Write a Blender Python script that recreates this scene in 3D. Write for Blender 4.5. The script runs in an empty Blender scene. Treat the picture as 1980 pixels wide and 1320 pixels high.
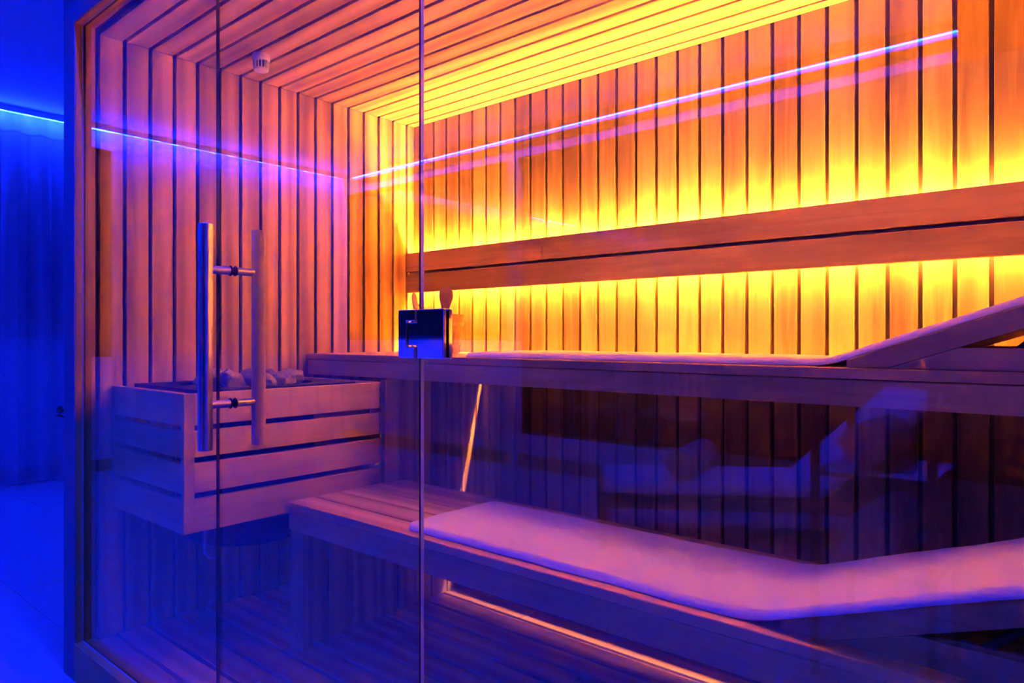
import bpy, bmesh, math, random
from mathutils import Matrix, Vector, noise

random.seed(7)
SC = bpy.context.scene
COL = SC.collection
PI = math.pi

# ------------------------------------------------------------------ camera
cam_d = bpy.data.cameras.new('camera')
cam_d.sensor_width = 36.0
cam_d.lens = 1361.5 / 1980 * 36.0
cam_d.shift_y = -8.5 / 1980
cam_d.clip_start = 0.02
cam = bpy.data.objects.new('camera', cam_d)
cam.location = (0, 0, 1.2)
cam.rotation_euler = (math.radians(90), 0, math.radians(40.88))
COL.objects.link(cam)
SC.camera = cam

# ------------------------------------------------------------------ world, exposure
world = bpy.data.worlds.new('night')
SC.world = world
world.use_nodes = True
world.node_tree.nodes['Background'].inputs[0].default_value = (0.05, 0.08, 0.3, 1)
world.node_tree.nodes['Background'].inputs[1].default_value = 0.01
vs = SC.view_settings
vs.view_transform = 'Standard'
vs.look = 'None'
vs.gamma = 1.0
vs.exposure = 0.0
vs.use_curve_mapping = False
cy = SC.cycles
cy.max_bounces = 8
cy.diffuse_bounces = 3
cy.glossy_bounces = 4
cy.transmission_bounces = 4
cy.transparent_max_bounces = 32
cy.caustics_reflective = False
cy.caustics_refractive = False
cy.sample_clamp_indirect = 0.0
cy.use_denoising = True
cy.use_adaptive_sampling = True
cy.adaptive_threshold = 0.05
cy.adaptive_min_samples = 24
cy.use_guiding = False
cy.use_surface_guiding = True
cy.use_volume_guiding = False
cy.guiding_training_samples = 16

AMBER = (1.0, 0.365, 0.075)
BLUE = (0.002, 0.0125, 1.0)
AMBER_L = 2050.0
BLUE_L = 1300.0

# ------------------------------------------------------------------ geometry of the place
XL, XR = -2.769, 0.55          # sauna inner left / right wall faces
YG = 0.889                     # glass plane
YB = 2.425                     # back wall face
ZF, ZC = 0.12, 2.284           # sauna floor / ceiling
PITCH = 0.09

# ------------------------------------------------------------------ materials
def new_mat(name):
    m = bpy.data.materials.new(name)
    m.use_nodes = True
    nt = m.node_tree
    nt.nodes.clear()
    out = nt.nodes.new('ShaderNodeOutputMaterial')
    return m, nt, out

def N(nt, typ, **kw):
    n = nt.nodes.new(typ)
    for k, v in kw.items():
        setattr(n, k, v)
    return n

def plain(name, col, rough=0.5, metal=0.0, bump=0.0, bscale=60.0, vary=0.08, spec=0.4):
    m, nt, out = new_mat(name)
    b = N(nt, 'ShaderNodeBsdfPrincipled')
    tc = N(nt, 'ShaderNodeTexCoord')
    nz = N(nt, 'ShaderNodeTexNoise')
    nz.inputs['Scale'].default_value = bscale
    nz.inputs['Detail'].default_value = 3
    nt.links.new(tc.outputs['Object'], nz.inputs['Vector'])
    mx = N(nt, 'ShaderNodeMix', data_type='RGBA')
    mx.inputs[6].default_value = tuple(c * (1 - vary) for c in col) + (1,)
    mx.inputs[7].default_value = tuple(min(1, c * (1 + vary)) for c in col) + (1,)
    nt.links.new(nz.outputs['Fac'], mx.inputs[0])
    nt.links.new(mx.outputs[2], b.inputs['Base Color'])
    b.inputs['Roughness'].default_value = rough
    b.inputs['Metallic'].default_value = metal
    b.inputs['Specular IOR Level'].default_value = spec
    if bump:
        bp = N(nt, 'ShaderNodeBump')
        bp.inputs['Strength'].default_value = bump
        bp.inputs['Distance'].default_value = 0.004
        nt.links.new(nz.outputs['Fac'], bp.inputs['Height'])
        nt.links.new(bp.outputs[0], b.inputs['Normal'])
    nt.links.new(b.outputs[0], out.inputs[0])
    return m

def wood(name, light, dark, rough=0.5, spread=0.30, spec=0.3, figure=1.0):
    """Boards have their length along local X."""
    m, nt, out = new_mat(name)
    L = nt.links.new
    b = N(nt, 'ShaderNodeBsdfPrincipled')
    tc = N(nt, 'ShaderNodeTexCoord')
    oi = N(nt, 'ShaderNodeObjectInfo')
    off = N(nt, 'ShaderNodeVectorMath', operation='SCALE')
    off.inputs[0].default_value = (37.0, 11.0, 23.0)
    L(oi.outputs['Random'], off.inputs['Scale'])
    add = N(nt, 'ShaderNodeVectorMath', operation='ADD')
    L(tc.outputs['Object'], add.inputs[0]); L(off.outputs[0], add.inputs[1])
    mp = N(nt, 'ShaderNodeMapping'); mp.inputs['Scale'].default_value = (1.3, 16, 16)
    L(add.outputs[0], mp.inputs['Vector'])
    n1 = N(nt, 'ShaderNodeTexNoise'); n1.inputs['Scale'].default_value = 1.6
    n1.inputs['Detail'].default_value = 3; n1.inputs['Distortion'].default_value = 0.9
    L(mp.outputs[0], n1.inputs['Vector'])
    # figured growth rings
    wv = N(nt, 'ShaderNodeTexWave', wave_type='BANDS', bands_direction='Y')
    wv.inputs['Scale'].default_value = 1.1; wv.inputs['Distortion'].default_value = 7.0
    wv.inputs['Detail'].default_value = 1.5; wv.inputs['Detail Scale'].default_value = 0.7
    mp3 = N(nt, 'ShaderNodeMapping'); mp3.inputs['Scale'].default_value = (0.45, 3.6, 3.6)
    L(add.outputs[0], mp3.inputs['Vector']); L(mp3.outputs[0], wv.inputs['Vector'])
    mp2 = N(nt, 'ShaderNodeMapping'); mp2.inputs['Scale'].default_value = (7, 300, 300)
    L(add.outputs[0], mp2.inputs['Vector'])
    n2 = N(nt, 'ShaderNodeTexNoise'); n2.inputs['Scale'].default_value = 1.0; n2.inputs['Detail'].default_value = 1
    L(mp2.outputs[0], n2.inputs['Vector'])
    mx = N(nt, 'ShaderNodeMix', data_type='FLOAT'); mx.inputs[0].default_value = 0.38 * figure
    L(n1.outputs['Fac'], mx.inputs[2]); L(wv.outputs['Fac'], mx.inputs[3])
    mx2 = N(nt, 'ShaderNodeMix', data_type='FLOAT'); mx2.inputs[0].default_value = 0.10
    L(mx.outputs[0], mx2.inputs[2]); L(n2.outputs['Fac'], mx2.inputs[3])
    rp = N(nt, 'ShaderNodeValToRGB')
    rp.color_ramp.elements[0].position = 0.30; rp.color_ramp.elements[0].color = dark + (1,)
    rp.color_ramp.elements[1].position = 0.66; rp.color_ramp.elements[1].color = light + (1,)
    L(mx2.outputs[0], rp.inputs[0])
    mr = N(nt, 'ShaderNodeMapRange')
    mr.inputs['To Min'].default_value = 1.0 - spread; mr.inputs['To Max'].default_value = 1.0 + spread * 0.5
    L(oi.outputs['Random'], mr.inputs['Value'])
    sc = N(nt, 'ShaderNodeVectorMath', operation='SCALE')
    L(rp.outputs[0], sc.inputs[0]); L(mr.outputs[0], sc.inputs['Scale'])
    L(sc.outputs[0], b.inputs['Base Color'])
    b.inputs['Roughness'].default_value = rough
    b.inputs['Specular IOR Level'].default_value = spec
    L(b.outputs[0], out.inputs[0])
    return m

def emit(name, col, strength):
    m, nt, out = new_mat(name)
    e = N(nt, 'ShaderNodeEmission')
    e.inputs[0].default_value = col + (1,)
    e.inputs[1].default_value = strength
    nt.links.new(e.outputs[0], out.inputs[0])
    return m

def glass_mat(name, tint, boost=1.0):
    """clear sheet: mirror part by Schlick's law at either face, the rest passes straight through"""
    m, nt, out = new_mat(name)
    L = nt.links.new
    g = N(nt, 'ShaderNodeNewGeometry')
    dt = N(nt, 'ShaderNodeVectorMath', operation='DOT_PRODUCT')
    L(g.outputs['Incoming'], dt.inputs[0]); L(g.outputs['Normal'], dt.inputs[1])
    ab = N(nt, 'ShaderNodeMath', operation='ABSOLUTE'); L(dt.outputs['Value'], ab.inputs[0])
    om = N(nt, 'ShaderNodeMath', operation='SUBTRACT'); om.inputs[0].default_value = 1.0; L(ab.outputs[0], om.inputs[1])
    pw = N(nt, 'ShaderNodeMath', operation='POWER'); L(om.outputs[0], pw.inputs[0]); pw.inputs[1].default_value = 5.0
    ma = N(nt, 'ShaderNodeMath', operation='MULTIPLY_ADD'); L(pw.outputs[0], ma.inputs[0])
    ma.inputs[1].default_value = 0.958 * boost; ma.inputs[2].default_value = 0.042 * boost
    tr = N(nt, 'ShaderNodeBsdfTransparent'); tr.inputs[0].default_value = tint + (1,)
    gl = N(nt, 'ShaderNodeBsdfGlossy'); gl.inputs['Roughness'].default_value = 0.0
    gl.inputs[0].default_value = (1, 1, 1, 1)
    mx = N(nt, 'ShaderNodeMixShader'); L(ma.outputs[0], mx.inputs[0]); L(tr.outputs[0], mx.inputs[1]); L(gl.outputs[0], mx.inputs[2])
    L(mx.outputs[0], out.inputs[0])
    return m

def sheer_mat(name, col, open_=0.35):
    m, nt, out = new_mat(name)
    L = nt.links.new
    tc = N(nt, 'ShaderNodeTexCoord')
    nz = N(nt, 'ShaderNodeTexNoise'); nz.inputs['Scale'].default_value = 40
    L(tc.outputs['Object'], nz.inputs['Vector'])
    mr = N(nt, 'ShaderNodeMapRange'); mr.inputs['To Min'].default_value = open_ - 0.06; mr.inputs['To Max'].default_value = open_ + 0.06
    L(nz.outputs['Fac'], mr.inputs['Value'])
    d = N(nt, 'ShaderNodeBsdfDiffuse'); d.inputs[0].default_value = col + (1,)
    t = N(nt, 'ShaderNodeBsdfTranslucent'); t.inputs[0].default_value = col + (1,)
    a = N(nt, 'ShaderNodeMixShader'); a.inputs[0].default_value = 0.6; L(d.outputs[0], a.inputs[1]); L(t.outputs[0], a.inputs[2])
    tr = N(nt, 'ShaderNodeBsdfTransparent')
    mx = N(nt, 'ShaderNodeMixShader'); L(mr.outputs[0], mx.inputs[0]); L(a.outputs[0], mx.inputs[1]); L(tr.outputs[0], mx.inputs[2])
    L(mx.outputs[0], out.inputs[0])
    return m

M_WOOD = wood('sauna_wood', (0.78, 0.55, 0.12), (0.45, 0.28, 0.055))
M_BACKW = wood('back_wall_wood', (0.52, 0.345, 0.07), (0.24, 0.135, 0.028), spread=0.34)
M_BENCH = wood('bench_wood', (0.72, 0.50, 0.15), (0.50, 0.31, 0.08), spread=0.12)
M_RAIL = wood('rail_wood', (0.62, 0.43, 0.07), (0.40, 0.255, 0.035), spread=0.05)
M_FLOORW = wood('duckboard_wood', (0.58, 0.38, 0.15), (0.40, 0.23, 0.08), spread=0.25)
M_GUARD = wood('guard_wood', (0.78, 0.55, 0.13), (0.54, 0.35, 0.08), spread=0.12)
M_FRAME = wood('frame_wood', (0.58, 0.35, 0.09), (0.40, 0.22, 0.05), spread=0.05)
M_BUCKET = wood('bucket_wood', (0.62, 0.42, 0.26), (0.45, 0.28, 0.16), spread=0.15)
M_LADLE = wood('ladle_wood', (0.42, 0.24, 0.12), (0.28, 0.15, 0.07), spread=0.05)
M_GRIP = wood('grip_wood', (0.66, 0.46, 0.30), (0.50, 0.33, 0.2), spread=0.05)
M_DARKW = wood('dark_panel_wood', (0.055, 0.030, 0.018), (0.030, 0.016, 0.010), spread=0.1)
M_LOUNGEW = wood('lounger_wood', (0.30, 0.17, 0.09), (0.18, 0.10, 0.05), spread=0.05)
M_BACKING = plain('shadow_gap_backing', (0.07, 0.038, 0.02), 0.8)
M_LINTEL = plain('grey_lintel', (0.24, 0.24, 0.26), 0.8)
M_SHELL = plain('grey_cladding', (0.16, 0.16, 0.17), 0.6)
M_WHITE = plain('white_plaster', (0.80, 0.80, 0.80), 0.7, bscale=8, vary=0.03)
M_CEIL = plain('white_ceiling', (0.80, 0.80, 0.80), 0.8, bscale=6, vary=0.02)
M_TILE = plain('stone_tile', (0.50, 0.49, 0.48), 0.42, bump=0.05, bscale=9, vary=0.12)
M_GROUT = plain('tile_grout', (0.28, 0.27, 0.26), 0.9)
M_SKIRT = plain('skirting', (0.25, 0.24, 0.24), 0.5)
M_STEEL = plain('brushed_steel', (0.62, 0.60, 0.58), 0.28, 1.0, bscale=90, vary=0.05)
M_CHROME = plain('chrome', (0.86, 0.86, 0.88), 0.04, 1.0, vary=0.01)
M_RUBBER = plain('black_rubber', (0.02, 0.02, 0.02), 0.5)
M_BLACK = plain('black_steel', (0.018, 0.018, 0.020), 0.6, 0.0, spec=0.2)
M_TOWEL = plain('white_terry', (0.86, 0.83, 0.74), 0.95, bump=0.45, bscale=420, vary=0.03, spec=0.1)
M_STONE = plain('sauna_stone', (0.34, 0.30, 0.24), 0.85, bump=0.9, bscale=34, vary=0.35, spec=0.2)
M_PLASTIC = plain('white_plastic', (0.80, 0.78, 0.74), 0.4)
M_SEAL = plain('clear_seal', (0.62, 0.60, 0.60), 0.25, spec=0.6)
M_GEDGE = plain('lit_glass_edge', (0.75, 0.74, 0.72), 0.15, spec=0.8)  # pale colour stands in for the amber light caught by this pane's edge
M_GEDGE2 = plain('unlit_glass_edge', (0.02, 0.03, 0.03), 0.2)  # same glass edge, shade put into the colour for the unlit panes
M_GLASS = glass_mat('clear_glass', (0.985, 0.985, 0.985), 0.95)
M_WGLASS = glass_mat('window_glass', (0.85, 0.87, 0.88), 0.95)
M_SHEER = sheer_mat('sheer_white', (0.85, 0.85, 0.85), 0.26)
M_TAPE = plain('curtain_tape', (0.85, 0.85, 0.85), 0.9)
M_CUSHION = plain('white_canvas', (0.82, 0.82, 0.82), 0.9, bump=0.1, bscale=300, vary=0.03)
M_GREYTOWEL = plain('grey_terry', (0.40, 0.37, 0.36), 0.95, bump=0.4, bscale=300, vary=0.06, spec=0.1)
M_WPAINT = plain('white_painted_wood', (0.72, 0.72, 0.72), 0.5)
M_LEAF = plain('dark_leaf', (0.02, 0.06, 0.015), 0.4, vary=0.3)
M_STEM = plain('plant_stem', (0.05, 0.04, 0.02), 0.8)
M_POT = plain('clay_pot', (0.12, 0.11, 0.11), 0.7)
M_DECK = plain('terrace_paving', (0.10, 0.09, 0.09), 0.8, vary=0.2)
M_WIRE = plain('steel_wire', (0.35, 0.34, 0.33), 0.35, 0.9)
M_AMBER = emit('amber_led', AMBER, AMBER_L)
M_AMBER2 = emit('amber_led_lower', AMBER, AMBER_L * 0.70)
M_BLUE = emit('blue_led', BLUE, BLUE_L)
M_BLUE2 = emit('blue_led_curtain', BLUE, BLUE_L * 0.48)
M_BLUE3 = emit('blue_led_front', BLUE, BLUE_L * 1.15)

# ------------------------------------------------------------------ helpers
def wm(o):
    m = o.matrix_basis.copy()
    if o.parent:
        m = wm(o.parent) @ o.matrix_parent_inverse @ m
    return m

def setp(o, parent):
    if parent is not None:
        o.parent = parent
        o.matrix_parent_inverse = wm(parent).inverted()

def tag(o, label=None, cat=None, group=None, kind=None):
    if label: o['label'] = label
    if cat: o['category'] = cat
    if group: o['group'] = group
    if kind: o['kind'] = kind
    return o

def empty(name, loc=(0, 0, 0), **t):
    o = bpy.data.objects.new(name, None)
    o.empty_display_size = 0.05
    o.location = loc
    COL.objects.link(o)
    return tag(o, **t)

def link(name, me, mat, parent=None, M=None):
    o = bpy.data.objects.new(name, me)
    COL.objects.link(o)
    if mat is not None:
        if len(me.materials) == 0:
            me.materials.append(mat)
        elif me.materials[0] != mat:
            me.materials[0] = mat
    if M is not None:
        o.matrix_basis = M
    setp(o, parent)
    return o

_cache = {}
def box_mesh(L, W, T, bev, matname):
    key = (round(L, 4), round(W, 4), round(T, 4), bev, matname)
    if key in _cache:
        return _cache[key]
    bm = bmesh.new()
    bmesh.ops.create_cube(bm, size=1.0)
    for v in bm.verts:
        v.co = Vector((v.co.x * L, v.co.y * W, v.co.z * T))
    if bev:
        b = min(bev, 0.45 * min(L, W, T))
        bmesh.ops.bevel(bm, geom=list(bm.edges), offset=b, segments=1, affect='EDGES', profile=0.5)
    me = bpy.data.meshes.new('board')
    bm.to_mesh(me); bm.free()
    _cache[key] = me
    return me

ROT = {'x': Matrix.Identity(4), 'y': Matrix.Rotation(PI / 2, 4, 'Z'), 'z': Matrix.Rotation(-PI / 2, 4, 'Y')}
def bd(name, parent, mat, lo, hi, axis='x', bev=0.0015, X=None):
    """board from world corner lo to hi with its grain along axis; X: extra transform of the place it stands in"""
    lo = Vector(lo); hi = Vector(hi)
    d = hi - lo; c = (lo + hi) / 2
    if axis == 'x': dims = (d.x, d.y, d.z)
    elif axis == 'y': dims = (d.y, d.x, d.z)
    else: dims = (d.z, d.y, d.x)
    me = box_mesh(*dims, bev, mat.name)
    M = Matrix.Translation(c) @ ROT[axis]
    if X is not None: M = X @ M
    return link(name, me, mat, parent, M)

def mesh(name, verts, faces, mat, parent=None, smooth=False, M=None):
    me = bpy.data.meshes.new(name)
    me.from_pydata([tuple(v) for v in verts], [], faces)
    me.update()
    if smooth:
        me.polygons.foreach_set('use_smooth', [True] * len(me.polygons))
    return link(name, me, mat, parent, M)

def bm_obj(name, bm, mat, parent=None, smooth=False, M=None, angle=None):
    me = bpy.data.meshes.new(name)
    bmesh.ops.recalc_face_normals(bm, faces=bm.faces)
    bm.to_mesh(me); bm.free()
    if smooth:
        me.polygons.foreach_set('use_smooth', [True] * len(me.polygons))
        if angle:
            me.set_sharp_from_angle(angle=math.radians(angle))
    return link(name, me, mat, parent, M)

def tube_bm(bm, pts, r, seg=12, closed=False):
    pts = [Vector(p) for p in pts]
    rings = []
    up = None
    n = len(pts)
    for i, p in enumerate(pts):
        a = pts[max(i - 1, 0)]; b = pts[min(i + 1, n - 1)]
        t = (b - a).normalized()
        if up is None:
            ref = Vector((0, 0, 1)) if abs(t.z) < 0.9 else Vector((1, 0, 0))
            u = t.cross(ref).normalized()
        else:
            u = (up - t * up.dot(t)).normalized()
        up = u
        w = t.cross(u)
        rr = r[i] if isinstance(r, (list, tuple)) else r
        rings.append([bm.verts.new(p + (u * math.cos(2 * PI * k / seg) + w * math.sin(2 * PI * k / seg)) * rr) for k in range(seg)])
    for i in range(n - 1):
        for k in range(seg):
            bm.faces.new((rings[i][k], rings[i][(k + 1) % seg], rings[i + 1][(k + 1) % seg], rings[i + 1][k]))
    bm.faces.new(rings[0][::-1]); bm.faces.new(rings[-1])

def tube(name, pts, r, mat, parent=None, seg=12, M=None):
    bm = bmesh.new()
    tube_bm(bm, pts, r, seg)
    return bm_obj(name, bm, mat, parent, True, M, 40)

def lathe(name, prof, mat, parent=None, seg=32, M=None, angle=35):
    bm = bmesh.new()
    rings = []
    for (r, z) in prof:
        rings.append([bm.verts.new((r * math.cos(2 * PI * k / seg), r * math.sin(2 * PI * k / seg), z)) for k in range(seg)])
    for i in range(len(prof) - 1):
        for k in range(seg):
            bm.faces.new((rings[i][k], rings[i][(k + 1) % seg], rings[i + 1][(k + 1) % seg], rings[i + 1][k]))
    if prof[0][0] > 1e-5: bm.faces.new(rings[0][::-1])
    if prof[-1][0] > 1e-5: bm.faces.new(rings[-1])
    bmesh.ops.remove_doubles(bm, verts=bm.verts, dist=1e-5)
    return bm_obj(name, bm, mat, parent, True, M, angle)

def prism(name, outline, axis, a, b, mat, parent=None, bev=0.0, M=None):
    """outline: 2-D points, extruded along axis ('y': points are x,z) from a to b"""
    bm = bmesh.new()
    def P(p, t):
        return {'y': (p[0], t, p[1]), 'x': (t, p[0], p[1]), 'z': (p[0], p[1], t)}[axis]
    va = [bm.verts.new(P(p, a)) for p in outline]
    vb = [bm.verts.new(P(p, b)) for p in outline]
    n = len(outline)
    bm.faces.new(va); bm.faces.new(vb[::-1])
    for i in range(n):
        bm.faces.new((va[i], va[(i + 1) % n], vb[(i + 1) % n], vb[i]))
    bmesh.ops.recalc_face_normals(bm, faces=bm.faces)
    if bev:
        bmesh.ops.bevel(bm, geom=[e for e in bm.edges], offset=bev, segments=2, affect='EDGES', profile=0.5)
    return bm_obj(name, bm, mat, parent, False, M)

def dup(root, loc=None, rotz=None, M=None):
    r = root.copy(); COL.objects.link(r)
    if loc is not None: r.location = loc
    if rotz is not None: r.rotation_euler = (0, 0, rotz)
    def rec(a, b):
        for ch in list(a.children):
            c = ch.copy(); COL.objects.link(c); c.parent = b
            rec(ch, c)
    rec(root, r)
    return r

def struct(name, loc=(0, 0, 0), label=None):
    return empty(name, loc, label=label, kind='structure')

def quadbox(parent, name, mat, lo, hi):
    return bd(name, parent, mat, lo, hi, 'x', 0)

# ================================================================== THE SAUNA CABIN
GAP = 0.0135
BT = 0.018

# --- left wall: vertical boards
wl = struct('wall_left', (XL, 1.65, ZF), 'sauna side wall of vertical boards with shadow gaps, behind the heater')
quadbox(wl, 'backing', M_BACKING, (XL - 0.030, 0.935, ZF - 0.02), (XL - BT + 0.002, YB + 0.02, ZC + 0.02))
Y0 = 0.935
edges = [Y0 + k * PITCH for k in range(17)]
prev = 0.9245
for e in edges + [YB + 0.03]:
    a, b = prev + GAP / 2, e - GAP / 2
    if b - a > 0.012:
        bd('plank', wl, M_WOOD, (XL - BT, a, ZF), (XL, min(b, YB - 0.001), ZC), 'z')
    prev = e

# --- back wall
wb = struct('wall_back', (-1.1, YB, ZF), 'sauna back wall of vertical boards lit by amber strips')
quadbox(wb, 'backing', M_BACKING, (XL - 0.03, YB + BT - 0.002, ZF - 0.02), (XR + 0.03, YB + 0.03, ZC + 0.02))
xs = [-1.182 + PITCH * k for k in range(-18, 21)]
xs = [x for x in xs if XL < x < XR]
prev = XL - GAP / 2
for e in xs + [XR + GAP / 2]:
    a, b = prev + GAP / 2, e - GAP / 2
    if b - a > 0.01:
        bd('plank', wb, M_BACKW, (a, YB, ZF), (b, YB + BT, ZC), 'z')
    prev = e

# --- right wall (outside the picture, it closes the cabin)
wr = struct('wall_right', (XR, 1.65, ZF), 'sauna right end wall of vertical boards')
quadbox(wr, 'backing', M_BACKING, (XR + BT - 0.002, 0.93, ZF - 0.02), (XR + 0.03, YB + 0.02, ZC + 0.02))
prev = 0.9245
for e in edges + [YB + 0.03]:
    a, b = prev + GAP / 2, e - GAP / 2
    if b - a > 0.012:
        bd('plank', wr, M_WOOD, (XR, a, ZF), (XR + BT, min(b, YB - 0.001), ZC), 'z')
    prev = e

# --- ceiling: boards along X, seams in line with the wall seams
ce = struct('ceiling', (-1.1, 1.65, ZC), 'slatted sauna ceiling of long boards')
quadbox(ce, 'backing', M_BACKING, (XL - 0.03, 0.935, ZC + BT - 0.002), (XR + 0.03, YB + 0.03, ZC + 0.035))
prev = 0.9245
for e in edges + [YB + GAP / 2]:
    a, b = prev + GAP / 2, e - GAP / 2
    if b - a > 0.012:
        bd('plank', ce, M_WOOD, (XL, a, ZC), (XR, b, ZC + BT), 'x')
    prev = e

# --- floor: duckboards along X
fs = struct('floor_sauna', (-1.1, 1.65, ZF), 'sauna floor of long wooden duckboards')
quadbox(fs, 'backing', M_RUBBER, (XL - 0.03, 0.93, ZF - 0.08), (XR + 0.03, YB + 0.02, ZF - 0.05))
FP = 0.1065
y = 0.925 - FP * 0.25
cuts = [-1.9, -1.1, -2.05, -0.45, -1.62, -2.3, -0.9, -1.98, -1.3, -2.2, -0.7, -1.75, -1.15, -2.0, -0.4]
k = 0
while y < YB - 0.02:
    a, b = max(y, 0.925), min(y + FP - 0.016, YB - 0.002)
    c = cuts[k % len(cuts)]
    bd('duckboard', fs, M_FLOORW, (XL + 0.002, a, ZF - 0.028), (c - 0.001, b, ZF), 'x', 0.002)
    bd('duckboard', fs, M_FLOORW, (c + 0.001, a, ZF - 0.028), (XR - 0.002, b, ZF), 'x', 0.002)
    y += FP; k += 1

# --- outer shell
sh = struct('wall_shell', (XL, 1.65, 0), 'grey outer cladding of the sauna cabin')
quadbox(sh, 'side_panel', M_SHELL, (-2.868, 0.93, 0), (XL - 0.031, 2.52, 2.42))
quadbox(sh, 'side_panel', M_SHELL, (XR + 0.031, 0.93, 0), (XR + 0.10, 2.52, 2.42))
quadbox(sh, 'rear_panel', M_SHELL, (XL - 0.03, YB + 0.031, 0), (XR + 0.03, 2.52, 2.42))
quadbox(sh, 'roof_panel', M_SHELL, (-2.868, 0.93, ZC + 0.036), (XR + 0.10, 2.52, 2.419))
quadbox(sh, 'roof_cap', M_SHELL, (-2.875, 0.852, 2.42), (XR + 0.107, 2.53, 2.442))

# --- front frame: jambs, header, sill
YF0, YF1 = 0.859, 0.9245
fr = struct('trim_1', (-1.1, YF0, 0), 'wooden front frame holding the glass panels')
def jamb(x0, x1, inner):
    bd('front_cover', fr, M_SHELL, (x0, YF0 - 0.002, 0), (x1, YF0 + 0.004, 2.42), 'z', 0.001)
    bd('jamb', fr, M_FRAME, (x0 + 0.002, YF0 + 0.004, 0), (x1, YG - 0.006, 2.42), 'z', 0.001)
    bd('jamb', fr, M_FRAME, (x0 + 0.002, YG + 0.006, 0), (x1, YF1, 2.42), 'z', 0.001)
jamb(-2.868, -2.762, 1)
jamb(XR, XR + 0.1, -1)
ZH = 2.296
bd('front_cover', fr, M_SHELL, (-2.762, YF0 - 0.002, ZH), (XR, YF0 + 0.004, 2.42), 'x', 0.001)
bd('header', fr, M_FRAME, (-2.762, YF0 + 0.004, ZH), (XR, YG - 0.006, 2.42), 'x', 0.001)
bd('header', fr, M_FRAME, (-2.762, YG + 0.006, ZH), (XR, YF1, 2.42), 'x', 0.001)
bd('sill', fr, M_BENCH, (-2.762, YF0 - 0.002, 0), (XR, YG - 0.006, 0.132), 'x', 0.002)
bd('sill', fr, M_BENCH, (-2.762, YG + 0.006, 0), (XR, YF1, 0.132), 'x', 0.002)
bd('channel', fr, M_SEAL, (-2.762, YG - 0.0055, 0.09), (XR, YG + 0.0055, 0.1335), 'x', 0)
bd('channel', fr, M_SEAL, (-2.762, YG - 0.0055, ZH - 0.0015), (XR, YG + 0.0055, 2.41), 'x', 0)
bd('channel', fr, M_SEAL, (-2.80, YG - 0.0055, 0.1335), (-2.7605, YG + 0.0055, ZH - 0.0015), 'z', 0)

# --- glass
GT = 0.004
def pane(name, x0, x1, z0, z1, parent, edge):
    me = bpy.data.meshes.new(name)
    y0, y1 = YG - GT, YG + GT
    v = [(x0, y0, z0), (x1, y0, z0), (x1, y0, z1), (x0, y0, z1), (x0, y1, z0), (x1, y1, z0), (x1, y1, z1), (x0, y1, z1)]
    f = [(0, 1, 2, 3), (5, 4, 7, 6), (4, 0, 3, 7), (1, 5, 6, 2), (3, 2, 6, 7), (4, 5, 1, 0)]
    me.from_pydata(v, [], f)
    me.materials.append(M_GLASS); me.materials.append(edge)
    for i, p in enumerate(me.polygons):
        p.material_index = 0 if i < 2 else 1
    o = bpy.data.objects.new(name, me); COL.objects.link(o)
    setp(o, parent)
    return o
XD0, XD1 = -1.785, -0.9965
w1 = struct('window_1', (-2.27, YG, 0.132), 'clear fixed glass panel left of the sauna door')
pane('pane', -2.7600, XD0 - 0.0025, 0.134, ZH - 0.002, w1, M_GEDGE2)
w2 = struct('window_2', (-0.2, YG, 0.132), 'clear fixed glass panel right of the sauna door')
pane('pane', XD1 + 0.0045, XR - 0.001, 0.134, ZH - 0.002, w2, M_GEDGE)
door = struct('door_1', (XD0, YG, 0.132), 'frameless clear glass sauna door with pull handle and chrome hinge')
pane('pane', XD0, XD1, 0.145, ZH - 0.004, door, M_GEDGE2)

# door handle: steel bar outside, wooden bar inside
HX = -1.709
hd = empty('handle', (HX, YG, 1.2)); setp(hd, door)
hd['label'] = 'steel and wood pull handle'
def zbar(name, y, z0, z1, r, mat):
    prof = [(r - 0.0015, z0), (r, z0 + 0.0015), (r, z1 - 0.0015), (r - 0.0015, z1)]
    o = lathe(name, prof, mat, None, 32, Matrix.Translation((HX, y, 0)))
    setp(o, hd)
    return o
o = zbar('bar', 0.818, 0.92, 1.48, 0.0175, M_STEEL); o['label'] = 'brushed steel outer bar'
bm_l = 1.478 - 0.92
gm = bmesh.new(); tube_bm(gm, [(-bm_l / 2, 0, 0), (bm_l / 2, 0, 0)], 0.0175, 28)
o = bm_obj('bar', gm, M_GRIP, None, True, Matrix.Translation((HX, 0.960, 1.199)) @ ROT['z'], 40)
setp(o, hd); o['label'] = 'pale wooden inner bar'
for z in (1.368, 1.032):
    for (a, b) in ((0.830, YG - 0.008), (YG + 0.008, 0.950)):
        o = tube('standoff', [(HX, a, z), (HX, b, z)], 0.010, M_STEEL, hd, 20)
    for (a, b) in ((YG - 0.009, YG - GT), (YG + GT, YG + 0.009)):
        tube('washer', [(HX, a, z), (HX, a + (b - a) * 0.5, z), (HX, b, z)], [0.0105, 0.0135, 0.0115], M_RUBBER, hd, 24)

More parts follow.
